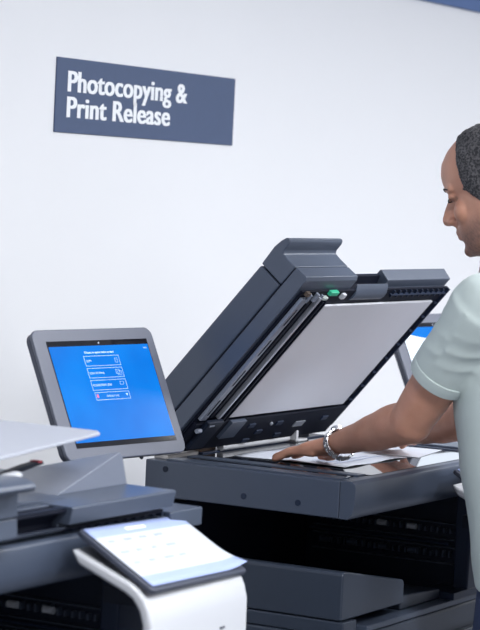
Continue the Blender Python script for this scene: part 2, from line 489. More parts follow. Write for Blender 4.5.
    for k in range(10):                      # ribs along the front edge
        x = 0.44 + k * 0.028
        mb.box(x, x + 0.004, 0.009, 0.028, 0.975, 0.980, None)
    mb.box(0.43, 0.715, 0.0185, 0.0205, 0.973, 0.980)
    mb.box(0.716, 0.721, 0.007, 0.45, 0.973, 0.985)
    for k in range(8):
        y = 0.05 + 0.045 * k
        mb.box(0.700, 0.716, y, y + 0.003, 0.974, 0.980)
    L(mb).build('rib_frame', M_['navy'], lid)
    pad = MB().box(0.150, 0.682, 0.044, 0.378, 0.9735, 0.9795)
    L(pad).build('platen_pad', M_['pad'], lid, bevel=0.002)
    mb = MB().box(0.022, 0.046, 0.022, 0.375, 0.972, 0.980)
    st = L(mb).build('feed_strip', M_['strip'], lid, bevel=0.001)
    for k in range(4):
        y = 0.05 + k * 0.088
        L(MB().box(0.032, 0.036, y, y + 0.045, 0.9712, 0.9722)).build('slot', M_['black'], st)
    L(MB().box(0.094, 0.103, 0.018, 0.375, 0.970, 0.980)).build('scan_guide', M_['silver'], lid, bevel=0.002)
    L(MB().box(0.060, 0.072, 0.03, 0.37, 0.974, 0.980).box(0.118, 0.126, 0.03, 0.38, 0.970, 0.980).box(0.134, 0.139, 0.03, 0.385, 0.970, 0.980)).build('seal', M_['black'], lid, bevel=0.001)
    # rear strip below the pad
    L(MB().box(0.02, 0.715, 0.386, 0.472, 0.972, 0.981)).build('rear_panel', M_['black'], lid, bevel=0.002)
    L(MB().box(0.160, 0.225, 0.384, 0.435, 0.964, 0.973)).build('cover_plate', M_['body'], lid, bevel=0.001)
    L(MB().box(0.50, 0.545, 0.418, 0.434, 0.970, 0.9735)).build('rating_plate', M_['silver'], lid)
    mb = MB()
    for (x, y) in ((0.27, 0.405), (0.33, 0.43), (0.40, 0.408), (0.44, 0.45), (0.30, 0.455), (0.62, 0.41)):
        L(MB().box(x, x + 0.028, y, y + 0.012, 0.969, 0.974)).build('clip', M_['navy'], lid, bevel=0.001)
    L(MB().cyl((0.375, 0.412, 0.968), (0.375, 0.412, 0.974), 0.004)).build('screw', M_['silver'], lid)
    L(MB().box(0.05, 0.115, 0.375, 0.455, 0.962, 0.973)).build('lid_bracket', M_['dark'], lid, bevel=0.003)
    for (x, y, w_) in ((0.06, 0.385, 0.02), (0.03, 0.40, 0.015)):
        L(MB().cyl((x, y, 0.966), (x + w_, y, 0.966), 0.005)).build('feed_gear', M_['strip'], lid, smooth=40)
    # small mechanics at the open end
    for (x, y, r_) in ((0.045, 0.010, 0.0045), (0.075, 0.008, 0.005), (0.10, 0.012, 0.0035)):
        L(MB().cyl((x, y, 0.974), (x, y + 0.02, 0.974), r_)).build('feed_gear', M_['strip'], lid, smooth=40)
    L(MB().box(0.024, 0.038, 0.004, 0.014, 0.971, 0.980)).build('bracket', M_['brass'], lid, bevel=0.001)
    L(MB().box(0.130, 0.165, 0.004, 0.015, 0.972, 0.982)).build('release_lever', M_['green'], lid, bevel=0.002)
    L(MB().box(0.112, 0.132, 0.018, 0.026, 0.971, 0.980)).build('lever_tab', M_['frost'], lid, bevel=0.002)
    L(MB().box(0.195, 0.21, 0.012, 0.026, 0.972, 0.980)).build('lever_tab', M_['roller'], lid, bevel=0.002)
    # output ramp on top of the thin part: a sloping wedge with its peak at the front right
    mb = MB()
    P_ = [(.50, .085, 1.0205), (.50, .30, 1.0205), (.722, .30, 1.0205), (.722, .085, 1.0205), (.706, .092, 1.078), (.716, .285, 1.031), (.715, .092, 1.070)]
    vv = [mb.bm.verts.new(q) for q in P_]
    bmesh.ops.convex_hull(mb.bm, input=vv)
    L(mb).build('output_ramp', M_['lit'], lid, bevel=0.0015)
    mb = MB().prism([(0.24, 1.0205), (0.24, 1.045), (0.27, 1.038), (0.33, 1.028), (0.44, 1.0225), (0.50, 1.0205)], 0.05, 0.38, 'y')
    L(mb).build('output_tray_floor', M_['body'], lid, bevel=0.001)
    return t, lid


proto, lid0 = make_printer()
tag(proto, 'slate grey photocopier with its lid raised, the man scanning on it', 'photocopier', 'slate grey photocopiers along the wall')
lid0.rotation_euler = (-OPEN, 0, 0)

near = copy_tree(proto)
near.location = (-1.45, 0, 0)
near['label'] = 'slate grey photocopier with its lid closed, cut off at the left edge'
lid1 = [c for c in near.children if c.name.startswith('lid')][0]
lid1.rotation_euler = (0, 0, 0)


def Lm(mb):
    bmesh.ops.translate(mb.bm, verts=mb.bm.verts, vec=-PV); return mb


# feed tray raised only on the near machine
a = math.radians(4.5)
mt = Matrix.Translation((0.20, 0, 1.090)) @ Matrix.Rotation(-a, 4, 'Y')
ft = Lm(MB().prism([(0.0, 0.06), (0.0, 0.30), (0.375, 0.30), (0.39, 0.285), (0.39, 0.065), (0.375, 0.05)], 0.0, 0.006, 'z', mt)).build('feed_tray', M_['traywhite'], lid1, bevel=0.002)
Lm(MB().prism([(0.24, 1.05), (0.30, 1.052), (0.46, 1.052), (0.52, 1.060), (0.55, 1.064), (0.545, 1.070), (0.50, 1.066), (0.44, 1.058), (0.24, 1.058)], 0.145, 0.16, 'y')).build('paper_stopper', M_['dark'], lid1, bevel=0.001)
Lm(MB().box(0.53, 0.542, 0.144, 0.161, 1.067, 1.0705)).build('stopper_tip', M_['red'], lid1)
Lm(MB().sweep([(0.22, 0.05, 1.066), (0.29, 0.05, 1.070), (0.33, 0.05, 1.073)], [(0.012, 0.006)] * 3)).build('side_guide', M_['white'], lid1, smooth=60)
Lm(MB().cyl((0.235, 0.09, 1.093), (0.31, 0.09, 1.090), 0.015)).build('pickup_roller', M_['frost'], lid1, bevel=0.004)


# ------------------------------------------------------------------ white pods and laminated signs (card readers) in front of each copier
def make_pod():
    t = empty('card_reader_pod', (0, 0, 0))
    # waterfall shaped shell: profile in (y, z), outer curve then inner curve
    outer = [(-0.030, 0.954), (-0.137, 0.909), (-0.152, 0.899), (-0.165, 0.885), (-0.174, 0.867), (-0.180, 0.844), (-0.184, 0.70)]
    inner = [(-0.166, 0.70), (-0.163, 0.844), (-0.156, 0.866), (-0.143, 0.884), (-0.128, 0.893), (-0.044, 0.930)]
    MB().prism(outer + inner, 0, 0.412, 'x').build('shell', M_['white'], t, bevel=0.006, seg=4)
    MB().box(0.287, 0.305, -0.1835, -0.179, 0.805, 0.8075).build('slot', M_['navy'], t)
    MB().box(0.20, 0.30, -0.15, 0.0, 0.84, 0.868).build('mounting_arm', M_['dark'], t)
    return t


def make_plate():
    c = Vector((-1.054, -0.039, 0.986)); wv = Vector((0.390, 0.054, -0.021)); hv = Vector((0.013, -0.128, -0.078))
    ex = wv.normalized(); hy = (hv - ex * hv.dot(ex)); ey = -hy.normalized(); ez = ex.cross(ey)
    m = Matrix((ex, ey, ez)).transposed().to_4x4(); m.translation = c
    Wd, Hd = wv.length, hy.length
    t = empty('reader_tablet', None, m)

    def rr(x0, x1, y0, y1, r, n=6):
        out = []
        for (cx, cy, a0) in ((x1 - r, y1 - r, 0), (x0 + r, y1 - r, 90), (x0 + r, y0 + r, 180), (x1 - r, y0 + r, 270)):
            for k in range(n + 1):
                a = math.radians(a0 + 90 * k / n); out.append((cx + r * math.cos(a), cy + r * math.sin(a)))
        return out
    MB().prism(rr(-0.008, Wd + 0.010, -Hd - 0.008, 0.004, 0.010), -0.010, 0.0, 'z').build('plate', M_['bezelside'], t, bevel=0.003)
    MB().cyl((Wd / 2, -Hd / 2, -0.035), (Wd / 2, -Hd / 2, -0.012), 0.03).build('plate_foot', M_['dark'], t, smooth=40)
    # label sheet, its lower right corner curling up
    bm = bmesh.new(); nx, ny = 24, 12
    g = [[None] * (ny + 1) for _ in range(nx + 1)]
    for i in range(nx + 1):
        for j in range(ny + 1):
            x = Wd * i / nx; y = -Hd * j / ny
            s = max(0, (i / nx - 0.80) / 0.20) * max(0, (j / ny - 0.55) / 0.45)
            g[i][j] = bm.verts.new((x, y, 0.0015 + 0.013 * s * s))
    for i in range(nx):
        for j in range(ny):
            f = bm.faces.new([g[i][j], g[i][j + 1], g[i + 1][j + 1], g[i + 1][j]])
            yy = (j + 0.5) / ny
            f.material_index = 1 if (yy < 0.17 or yy > 0.84) else 0
    mb = MB(); mb.bm.free(); mb.bm = bm
    sh = mb.build('label_sheet', M_['paper'], t, smooth=60)
    sh.data.materials.append(M_['ltblue'])
    so = sh.modifiers.new('s', 'SOLIDIFY'); so.thickness = 0.001
    # faint print
    random.seed(3)
    for row in range(3):
        for k in range(4):
            x = 0.03 + k * 0.062; y = -0.035 - row * 0.028
            w = random.uniform(0.018, 0.04)
            MB().box(x, x + w, y - 0.005, y, 0.0026, 0.0032).build('print_line', M_['ink'], t)
    MB().box(0.14, 0.22, -0.017, -0.010, 0.0026, 0.0032).build('print_line', M_['letter'], t)
    return t


pod = make_pod()
PO = Vector((0, -0.03, 0.954))
PR = Matrix.Rotation(math.radians(7.5), 4, 'Z') @ Matrix.Rotation(math.radians(1.6), 4, 'Y')
pod.matrix_world = Matrix.Translation(Vector((-1.074, 0, 0.004)) + PO) @ PR @ Matrix.Translation(-PO)
tag(pod, 'white curved shelf in front of the left photocopier, carrying the tablet', 'reader shelf', 'white curved reader shelves')
pod2 = copy_tree(pod)
pod2.matrix_world = Matrix.Translation((1.405, -0.03, -0.012)) @ pod.matrix_world
pod2['label'] = 'white curved shelf behind the man in front of the open photocopier'
plate = make_plate()
tag(plate, 'tilted dark tablet with white and light blue label sheet on near white shelf', 'tablet', 'tilted tablets on the reader shelves')
plate2 = copy_tree(plate)
plate2.location = plate.location + Vector((1.455, 0, -0.018))
plate2['label'] = 'tilted tablet with light blue edge half hidden behind the man'

# ------------------------------------------------------------------ release touchscreens on stands


def make_terminal():
    o = Vector((-0.443, 0.465, 1.232))
    ex = Vector((0.99, -0.138, 0.0)).normalized()
    nz = Vector((-0.127, -0.898, 0.422)); nz = (nz - ex * nz.dot(ex)).normalized()
    ey = nz.cross(ex)
    m = Matrix((ex, ey, nz)).transposed().to_4x4(); m.translation = o
    t = empty('touchscreen_terminal', (o.x + 0.155, o.y + 0.03, 0))
    R = Matrix.Translation(-t.location) @ m

    def rr(x0, x1, y0, y1, r, n=6):
        out = []
        for (cx, cy, a0) in ((x1 - r, y1 - r, 0), (x0 + r, y1 - r, 90), (x0 + r, y0 + r, 180), (x1 - r, y0 + r, 270)):
            for k in range(n + 1):
                a = math.radians(a0 + 90 * k / n); out.append((cx + r * math.cos(a), cy + r * math.sin(a)))
        return out
    MB().prism(rr(-0.040, 0.316, -0.241, 0.024, 0.020), -0.020, -0.006, 'z', R).build('screen_back', M_['bezelside'], t, bevel=0.004)
    b = MB().prism(rr(-0.040, 0.322, -0.243, 0.027, 0.020), -0.008, 0.0, 'z', R).build('bezel', M_['bezel'], t, bevel=0.0025)
    g = MB().box(-0.005, 0.298, -0.217, 0.002, -0.001, 0.0006, R).build('screen_glass', M_['gloss'], t)
    MB().box(-0.003, 0.296, -0.2065, -0.0095, 0.0006, 0.0010, R).build('display', M_['blue'], g)
    MB().cyl(R @ Vector((0.147, -0.004, 0.0006)), R @ Vector((0.147, -0.004, 0.0011)), 0.002).build('camera_dot', M_['silver'], g)
    # user interface
    mb = MB()

    def frame(x0, x1, y0, y1, w=0.0006):
        z0, z1 = 0.0010, 0.0013
        mb.box(x0, x1, -y0 - w, -y0, z0, z1, R).box(x0, x1, -y1, -y1 + w, z0, z1, R)
        mb.box(x0, x0 + w, -y1, -y0, z0, z1, R).box(x1 - w, x1, -y1, -y0, z0, z1, R)
    frame(0.090, 0.195, 0.031, 0.052)
    frame(0.090, 0.195, 0.0565, 0.077)
    frame(0.090, 0.195, 0.0815, 0.1025)
    frame(0.092, 0.195, 0.1070, 0.123)
    frame(0.181, 0.188, 0.037, 0.046, 0.0005)
    frame(0.174, 0.185, 0.061, 0.070, 0.0005)
    frame(0.179, 0.190, 0.064, 0.073, 0.0005)
    frame(0.176, 0.187, 0.086, 0.093, 0.0005)
    mb.prism([(0.184, -0.112), (0.190, -0.112), (0.187, -0.117)], 0.0010, 0.0013, 'z', R)
    mb.build('button_outline', M_['uiwhite'], g)

    def tx(s, x, y, w, cap, bold=0.0):
        q = text_obj('screen_text', s, x, -y, w, cap, M_['uiwhite'], g, 'xy', 0.0013, bold)
        for p_ in q.data.vertices: p_.co = R @ p_.co
    tx('Choose an option below to start', 0.096, 0.0255, 0.088, 0.0042, 0.02)
    tx('COPY', 0.094, 0.0435, 0.016, 0.0042)
    tx('SCAN TO EMAIL', 0.094, 0.0690, 0.044, 0.0042)
    tx('RELEASE PRINT JOBS', 0.094, 0.0940, 0.056, 0.0042)
    tx('ENGLISH (US)', 0.126, 0.1170, 0.036, 0.0036)
    tx('Help', 0.279, 0.0190, 0.010, 0.0036)
    MB().box(0.096, 0.101, -0.118, -0.111, 0.0010, 0.0013, R).build('flag_icon', M_['uired'], g)
    # stand
    pc = R @ Vector((0.138, -0.11, -0.026))
    MB().box(-0.07, 0.07, -0.07, 0.07, -0.006, 0.012, Matrix.Translation(pc) @ R.to_3x3().to_4x4()).build('mounting_plate', M_['dark'], t, bevel=0.002)
    MB().cyl((pc.x, pc.y + .03, 0.02), (pc.x, pc.y + .03, pc.z - 0.02), 0.018).cyl((pc.x, pc.y + .03, pc.z - 0.035), (pc.x, pc.y, pc.z), 0.014) \
        .build('pole', M_['white'], t, smooth=50)
    MB().cyl((pc.x, pc.y + .03, 0), (pc.x, pc.y + .03, 0.02), 0.16, 0.15, 32).build('base', M_['white'], t, bevel=0.004)
    mb = MB().sweep([R @ Vector((0.185, -0.240, -0.012)), R @ Vector((0.188, -0.2455, -0.011)), R @ Vector((0.196, -0.240, -0.012))], [0.002] * 3, n=8)
    mb.build('cable', M_['dark'], t, smooth=60)
    return t


term = make_terminal()
tag(term, 'large grey framed touchscreen with blue display, between the two photocopiers', 'touchscreen', 'grey framed release touchscreens')
term.location.x += 0.010
term2 = copy_tree(term)
term2.location = term.location + Vector((1.565, 0.0, -0.006))
term2['label'] = 'grey framed touchscreen mostly hidden behind the raised lid and the man'

# the far one shows a blue header over a white page
for g in [c for c in term2.children if c.name.startswith('screen_glass')]:
    for c in list(g.children):
        if not c.name.startswith('camera_dot'): bpy.data.objects.remove(c)
    o = Vector((-0.443, 0.465, 1.232)); ex = Vector((0.99, -0.138, 0.0)).normalized()
    nz = Vector((-0.127, -0.898, 0.422)); nz = (nz - ex * nz.dot(ex)).normalized(); ey = nz.cross(ex)
    m = Matrix((ex, ey, nz)).transposed().to_4x4(); m.translation = o
    R = Matrix.Translation(-term.location + Vector((0.010, 0, 0))) @ m
    M_['uipage'] = mat('screen_page', (0.6, 0.65, 0.7), 0.3, noise=(5, .01), emis=((0.80, 0.88, 1.0), 0.55))
    MB().box(-0.003, 0.296, -0.2065, -0.0095, 0.0006, 0.0010, R).build('display', M_['uipage'], g)
    pts = [(-0.003, -0.0095)] + [(-0.003 + 0.299 * k / 24, -0.020 - 0.022 * math.sin(PI * k / 24) ** 0.8) for k in range(25)] + [(0.296, -0.0095)]
    MB().prism(pts, 0.0010, 0.0013, 'z', R).build('page_header', M_['blue'], g)

# ------------------------------------------------------------------ papers on the glass
ZG = 0.9725


def sheet(name, pts, z, m, th=0.0006):
    return MB().prism(pts, z, z + th, 'z').build(name, m)


pa = empty('paper_sheet', (0.185, 0.12, ZG))
tag(pa, 'large white document under the left hand of the man on the scanner glass', 'paper')
mb = MB(); nx = 12
bm = mb.bm
g = [[bm.verts.new((0.30 * i / nx, 0.27 * j / nx, 0.0008 + 0.0012 * (1 + math.sin(i * 0.9 + j * 0.4)))) for j in range(nx + 1)] for i in range(nx + 1)]
for i in range(nx):
    for j in range(nx):
        bm.faces.new([g[i][j], g[i + 1][j], g[i + 1][j + 1], g[i][j + 1]])
q = mb.build('sheet', M_['paper'], pa, smooth=60)
s_ = q.modifiers.new('s', 'SOLIDIFY'); s_.thickness = 0.0004
random.seed(8)
for r_ in range(4):
    MB().box(0.03 + 0.02 * random.random(), 0.16 + 0.1 * random.random(), 0.04 + r_ * 0.02, 0.045 + r_ * 0.02, 0.0036, 0.0040).build('print_line', M_['ink'], pa)
tag(MB().prism([(0.50, 0.10), (0.69, 0.13), (0.67, 0.38), (0.48, 0.35)], ZG + 0.0006, ZG + 0.0012, 'z').build('paper_sheet', M_['paper']),
    'white document under the right hand at the far end of the glass', 'paper')

# ------------------------------------------------------------------ the man
man = empty('person', (0.12, -0.35, 0))
tag(man, 'man in mint green polo shirt leaning over the open photocopier, hands on its glass', 'person')
O = man.location.copy()


def loc(p): return Vector(p) - O


SL, EL, WL = Vector((-0.075, -0.294, 1.345)), Vector((0.0, -0.114, 1.104)), Vector((0.140, 0.118, 1.028))
SR, ER, WR = Vector((0.315, -0.290, 1.345)), Vector((0.365, -0.08, 1.085)), Vector((0.49, 0.105, 1.026))
# head frame
HS = 1.08
HR = Euler((math.radians(-20), 0, math.radians(2)), 'XYZ').to_matrix()
NT = Vector((0, 0.118, -0.040))
HC = Vector((0.12, -0.108, 1.496)) - HR @ (NT * HS)


def hd(p): return loc(HC + HR @ (Vector(p) * HS))


body = MB()


def head_ring(z, yf, yb, hw, n=36, pw=2.2):
    out = []
    cy = (yf + yb) / 2; ry = (yf - yb) / 2
    for k in range(n):
        a = 2 * PI * k / n
        c, s = math.cos(a), math.sin(a)
        c = math.copysign(abs(c) ** (2 / pw), c); s = math.copysign(abs(s) ** (2 / pw), s)
        y = cy + ry * s
        narrow = 1 - 0.22 * max(0, (s - 0.2) / 0.8)
        out.append(hd((hw * c * narrow, y, z)))
    return out


HP = [(0.1255, 0.0, -0.02, 0.012), (0.122, 0.028, -0.048, 0.034), (0.112, 0.050, -0.070, 0.052), (0.095, 0.071, -0.088, 0.065), (0.072, 0.088, -0.099, 0.073),
      (0.048, 0.095, -0.104, 0.077), (0.025, 0.095, -0.105, 0.078), (0.010, 0.0895, -0.103, 0.0775), (-0.004, 0.080, -0.101, 0.076), (-0.020, 0.080, -0.096, 0.074),
      (-0.040, 0.082, -0.086, 0.071), (-0.058, 0.084, -0.074, 0.067), (-0.074, 0.082, -0.058, 0.063), (-0.090, 0.079, -0.040, 0.058),
      (-0.104, 0.079, -0.020, 0.050), (-0.116, 0.070, 0.0, 0.037), (-0.121, 0.055, 0.015, 0.020)]
HP = [((0.02 + (z - 0.02) * 0.84) if z > 0.02 else z, a_, b_ - 0.006, w_) for (z, a_, b_, w_) in HP]
ZTOP = HP[0][0]
HP = [(z, a_ + (0.006 if -0.118 < z < -0.045 else 0), b_, w_) for (z, a_, b_, w_) in HP]
body.rings([head_ring(*h) for h in HP])
# nose, brow, lips, ears, eyelids
body.sweep([hd((0, 0.080, 0.004)), hd((0, 0.097, -0.016)), hd((0, 0.109, -0.035))], [(0.007 * HS, 0.008), (0.009, 0.010), (0.011, 0.010)], up=(0, 1, 0))
body.ball(hd((0, 0.107, -0.038)), (0.013, 0.0125, 0.0115))
body.ball(hd((0, 0.083, -0.048)), (0.021, 0.012, 0.017))
body.sweep([hd((0, 0.074, 0.006)), hd((0, 0.085, -0.018)), hd((0, 0.092, -0.038))], [(0.010, 0.012), (0.014, 0.013), (0.017, 0.012)], up=(0, 1, 0))
for s in (-1, 1):
    body.ball(hd((s * 0.0125, 0.095, -0.043)), (0.009, 0.013, 0.009))
    body.sweep([hd((s * 0.010, 0.085, 0.012)), hd((s * 0.028, 0.082, 0.016)), hd((s * 0.048, 0.068, 0.012))], [(0.006, 0.0065)] * 3)
    body.ball(hd((s * 0.031, 0.073, -0.003)), (0.016, 0.011, 0.009))
    body.ball(hd((s * 0.034, 0.057, -0.034)), (0.028, 0.022, 0.026))
    # ear
    ear = Matrix.Rotation(math.radians(-14), 4, 'X')
    body.ball(hd((s * 0.079, -0.026, -0.012)), (0.008, 0.018, 0.033), ear)
    body.sweep([hd((s * 0.080, -0.012, -0.030)), hd((s * 0.086, -0.022, 0.012)), hd((s * 0.088, -0.038, 0.020)), hd((s * 0.087, -0.046, 0.004)), hd((s * 0.080, -0.032, -0.038))],
               [0.004, 0.005, 0.005, 0.005, 0.005], up=(1, 0, 0), n=10)
body.sweep([hd((-0.022, 0.076, -0.066)), hd((0, 0.0955, -0.064)), hd((0.022, 0.076, -0.066))], [(0.005, 0.0045)] * 3)
body.sweep([hd((-0.020, 0.075, -0.077)), hd((0, 0.0930, -0.0765)), hd((0.020, 0.075, -0.077))], [(0.006, 0.005)] * 3)
body.ball(hd((0, 0.080, -0.104)), (0.020, 0.013, 0.013))
# neck and trunk
NB = Vector((0.12, -0.285, 1.35))
body.sweep([hd((0, -0.030, -0.02)), hd((0, -0.035, -0.075)), loc(NB + Vector((0, 0.03, 0.035))), loc(NB + Vector((0, 0, -0.06)))], [0.058, 0.058, 0.062, 0.075], up=(0, 1, 0))
trunk = [(0.90, -0.375, 0.155, 0.105), (1.0, -0.355, 0.15, 0.105), (1.12, -0.325, 0.155, 0.11), (1.25, -0.30, 0.165, 0.105), (1.33, -0.29, 0.16, 0.085), (1.38, -0.287, 0.085, 0.06)]


def ering(cx, cy, z, a, b, n=40, pw=2.3):
    out = []
    for k in range(n):
        t_ = 2 * PI * k / n; c, s = math.cos(t_), math.sin(t_)
        c = math.copysign(abs(c) ** (2 / pw), c); s = math.copysign(abs(s) ** (2 / pw), s)
        out.append(loc((cx + a * c, cy + b * s, z)))
    return out


body.rings([ering(0.12, cy, z, a, b) for (z, cy, a, b) in trunk])
for s in (-1, 1):
    hip = Vector((0.12 + s * 0.085, -0.375, 0.93)); kn = Vector((0.12 + s * 0.11, -0.36, 0.50)); an = Vector((0.12 + s * 0.115, -0.40, 0.09))
    body.sweep([loc(hip), loc(hip.lerp(kn, 0.5)), loc(kn), loc(kn.lerp(an, 0.4)), loc(an)], [0.085, 0.072, 0.052, 0.05, 0.036], up=(0, 1, 0))
    body.sweep([loc((an.x, an.y - 0.02, 0.045)), loc((an.x, an.y + 0.08, 0.04)), loc((an.x, an.y + 0.16, 0.03))], [(0.035, 0.03), (0.042, 0.025), (0.035, 0.016)])
# arms
for (Sh, E_, W_) in ((SL, EL, WL), (SR, ER, WR)):
    body.ball(loc(Sh), 0.046)
    body.sweep([loc(Sh), loc(Sh.lerp(E_, 0.35)), loc(Sh.lerp(E_, 0.7)), loc(E_)], [0.046, 0.050, 0.048, 0.043], up=(1, 0, 0))
    fd = (W_ - E_)
    body.ball(loc(E_ + Vector((0, -0.004, -0.002))), 0.041)
    body.sweep([loc(E_), loc(E_ + fd * 0.22 + Vector((0, 0, 0.002))), loc(E_ + fd * 0.45), loc(E_ + fd * 0.75), loc(W_)],
               [(0.041, 0.043), (0.042, 0.044), (0.038, 0.039), (0.030, 0.030), (0.029, 0.023)])


def hand(W_, side, tips_mid, zf):
    """side: +1 when the thumb lies towards +x. The hand lies palm down on the glass."""
    D = (tips_mid - W_); D.z = 0; D.normalize()
    X = Vector((D.y, -D.x, 0)) * side            # towards the thumb
    kn = W_ + D * 0.088; kn.z = zf + 0.030
    body.sweep([loc(W_), loc(W_.lerp(kn, 0.35) + Vector((0, 0, -0.001))), loc(W_.lerp(kn, 0.75)), loc(kn)],
               [(0.028, 0.022), (0.034, 0.019), (0.040, 0.016), (0.038, 0.012)])
    for k, (off, ln, r, sp) in enumerate(((0.030, 0.080, 0.0088, 0.10), (0.010, 0.089, 0.0090, 0.02), (-0.010, 0.083, 0.0086, -0.06), (-0.029, 0.066, 0.0078, -0.18))):
        b = kn + X * off * 0.98 - D * (0.004 + abs(off - 0.008) * 0.25)
        dd = (D + X * sp).normalized()
        p1 = b + dd * ln * 0.45; p2 = b + dd * ln * 0.76; p3 = b + dd * ln
        b = b + Vector((0, 0, -0.002)); p1.z = zf + 0.024; p2.z = zf + 0.013; p3.z = zf + r * 0.75
        body.sweep([loc(b - dd * 0.03), loc(b), loc(p1), loc(p2), loc(p3)], [r * 1.2, r * 1.24, r * 1.15, r * 1.12, r * 0.95], n=14)
        body.ball(loc(p1), r * 1.1, seg=12)
    t0 = W_ + D * 0.025 + X * 0.022 + Vector((0, 0, -0.008))
    t1 = W_ + D * 0.058 + X * 0.050; t1.z = zf + 0.020
    t2 = W_ + D * 0.085 + X * 0.062; t2.z = zf + 0.013
    t3 = W_ + D * 0.107 + X * 0.066; t3.z = zf + 0.010
    body.sweep([loc(t0), loc(t1), loc(t2), loc(t3)], [0.016, 0.013, 0.0105, 0.0085], n=14)


hand(WL, 1, Vector((0.19, 0.30, 0.97)), ZG + 0.004)
hand(WR, -1, Vector((0.60, 0.25, 0.97)), ZG + 0.003)
bo = body.build('body', M_['skin'], man, remesh=0.0038, smoothit=9)
# stubble tone stored on the mesh (beard area of the jaw)
HRi = HR.inverted()
at = bo.data.attributes.new('tone', 'FLOAT', 'POINT')
vals = []
for q in bo.data.vertices:
    p_ = HRi @ ((q.co + O) - HC) / HS
    tv = 0.0
    if p_.z > -0.16 and p_.length < 0.2:
        jaw = min(1, max(0, (-0.040 - p_.z + (0.02 - p_.y) * 0.25) / 0.03)) * min(1, max(0, (p_.z + 0.150) / 0.03)) * (1 if p_.y > -0.03 else 0)
        tv = jaw * (0.45 + 0.35 * (0.5 + mnoise.noise(q.co * 260)))
        if abs(p_.x) < 0.022 and p_.y > 0.076 and -0.080 < p_.z < -0.062: tv = 0.25
        if abs(abs(p_.x) - 0.031) < 0.016 and p_.y > 0.06 and -0.012 < p_.z < -0.004: tv = 0.6
    vals.append(max(0, tv))
at.data.foreach_set('value', vals)

# hair: a close shell over crown, back and temples
hb = MB()
rs = []
for (z, yf, yb, hw) in HP:
    if z < -0.07: continue
    rs.append((z, yf, yb, hw))
hr_rings = []
N = 56
ICO = []
bmesh.ops.create_icosphere(hb.bm, subdivisions=6, radius=1.0)
kill = []


def interp(z):
    if z >= HP[0][0]: return HP[0][1:]
    for a_, b_ in zip(HP[:-1], HP[1:]):
        if b_[0] <= z <= a_[0]:
            t_ = (z - b_[0]) / (a_[0] - b_[0])
            return tuple(b_[i] + (a_[i] - b_[i]) * t_ for i in (1, 2, 3))
    return HP[-1][1:]


for q in hb.bm.verts:
    d = q.co.normalized()
    # march outward from the head's centre to its surface
    c0 = Vector((0, -0.008, 0.02)); lo, hi = 0.0, 0.2
    for _ in range(16):
        mid = (lo + hi) / 2; p_ = c0 + d * mid
        inside = False
        if -0.12 < p_.z < ZTOP:
            yf, yb, hw = interp(p_.z); cy = (yf + yb) / 2; ry = (yf - yb) / 2
            s_n = (p_.y - cy) / ry
            nr = 1 - 0.22 * max(0, (s_n - 0.2) / 0.8)
            inside = (abs(p_.x) / (hw * max(nr, .3))) ** 2.2 + abs(s_n) ** 2.2 < 1
        if inside: lo = mid
        else: hi = mid
    p_ = c0 + d * lo
    # hairline: recedes over the forehead, drops to a sideburn before the ear, ends at the nape
    ax = abs(p_.x)
    front = 0.052 - 0.25 * max(0, 0.055 - p_.z) if p_.z < 0.055 else 0.052 + (p_.z - 0.055) * 0.1
    front = 0.036 - 0.1 * (p_.z - 0.06) if p_.z > 0.06 else (0.036 if p_.z > 0.0 else 0.036 - 0.9 * (0.0 - p_.z))
    wob = 0.006 * mnoise.noise(p_ * 60)
    low = -0.045 if p_.y > -0.016 else (-0.005 if p_.y > -0.045 else -0.055)
    keep = (p_.y < front + wob) and (p_.z > low + wob)
    e = min(1, max(0, (front + wob - p_.y) / 0.012)) * min(1, max(0, (p_.z - low) / 0.012))
    th = 0.0015 + e * (0.0045 + 0.003 * mnoise.noise(p_ * 110) + 0.003 * mnoise.noise(p_ * 45))
    if not keep: kill.append(q)
    q.co = hd(p_ + d * th)
bmesh.ops.delete(hb.bm, geom=kill, context='VERTS')
hair = hb.build('hair', M_['hair'], man)
for q in hair.data.polygons: q.use_smooth = True
sd = hair.modifiers.new('s', 'SOLIDIFY'); sd.thickness = 0.004; sd.offset = -1
# brows and eyes
for s in (-1, 1):
    MB().sweep([hd((s * 0.016, 0.0905, 0.014)), hd((s * 0.030, 0.086, 0.017)), hd((s * 0.048, 0.0735, 0.012))], [(0.002, 0.0015), (0.003, 0.002), (0.002, 0.0015)], n=10).build('eyebrow', M_['brow'], man, smooth=80)
    MB().sweep([hd((s * 0.018, 0.0815, -0.0075)), hd((s * 0.030, 0.0845, -0.0085)), hd((s * 0.044, 0.078, -0.006))], [(0.0015, 0.0015)] * 3, n=8).build('eyelash', M_['brow'], man, smooth=80)

# polo shirt --------------------------------------------------------------
sh = MB()
sr = [(0.790, -0.377, 0.190, 0.129), (0.82, -0.373, 0.190, 0.130), (0.88, -0.362, 0.187, 0.130), (1.0, -0.338, 0.186, 0.130), (1.12, -0.315, 0.188, 0.131), (1.22, -0.300, 0.192, 0.124), (1.31, -0.290, 0.186, 0.108), (1.37, -0.287, 0.150, 0.088), (1.40, -0.282, 0.095, 0.072), (1.412, -0.278, 0.074, 0.066)]
fine = []
for i in range(len(sr) - 1):
    for k in range(4):
        t_ = k / 4
        fine.append(tuple(sr[i][j] + (sr[i + 1][j] - sr[i][j]) * t_ for j in range(4)))
fine.append(sr[-1])
sh.rings([ering(0.12, cy, z, a, b, 48) for (z, cy, a, b) in fine])
for (Sh, E_) in ((SL, EL), (SR, ER)):
    d = (E_ - Sh)
    sh.ball(loc(Sh + Vector((0.012 if Sh.x < 0.12 else -0.012, 0, -0.002))), (0.072, 0.072, 0.070))
    sh.sweep([loc(Sh), loc(Sh + d * 0.3), loc(Sh + d * 0.56)], [0.068, 0.0645, 0.0625], up=(1, 0, 0), cap=False, n=32)
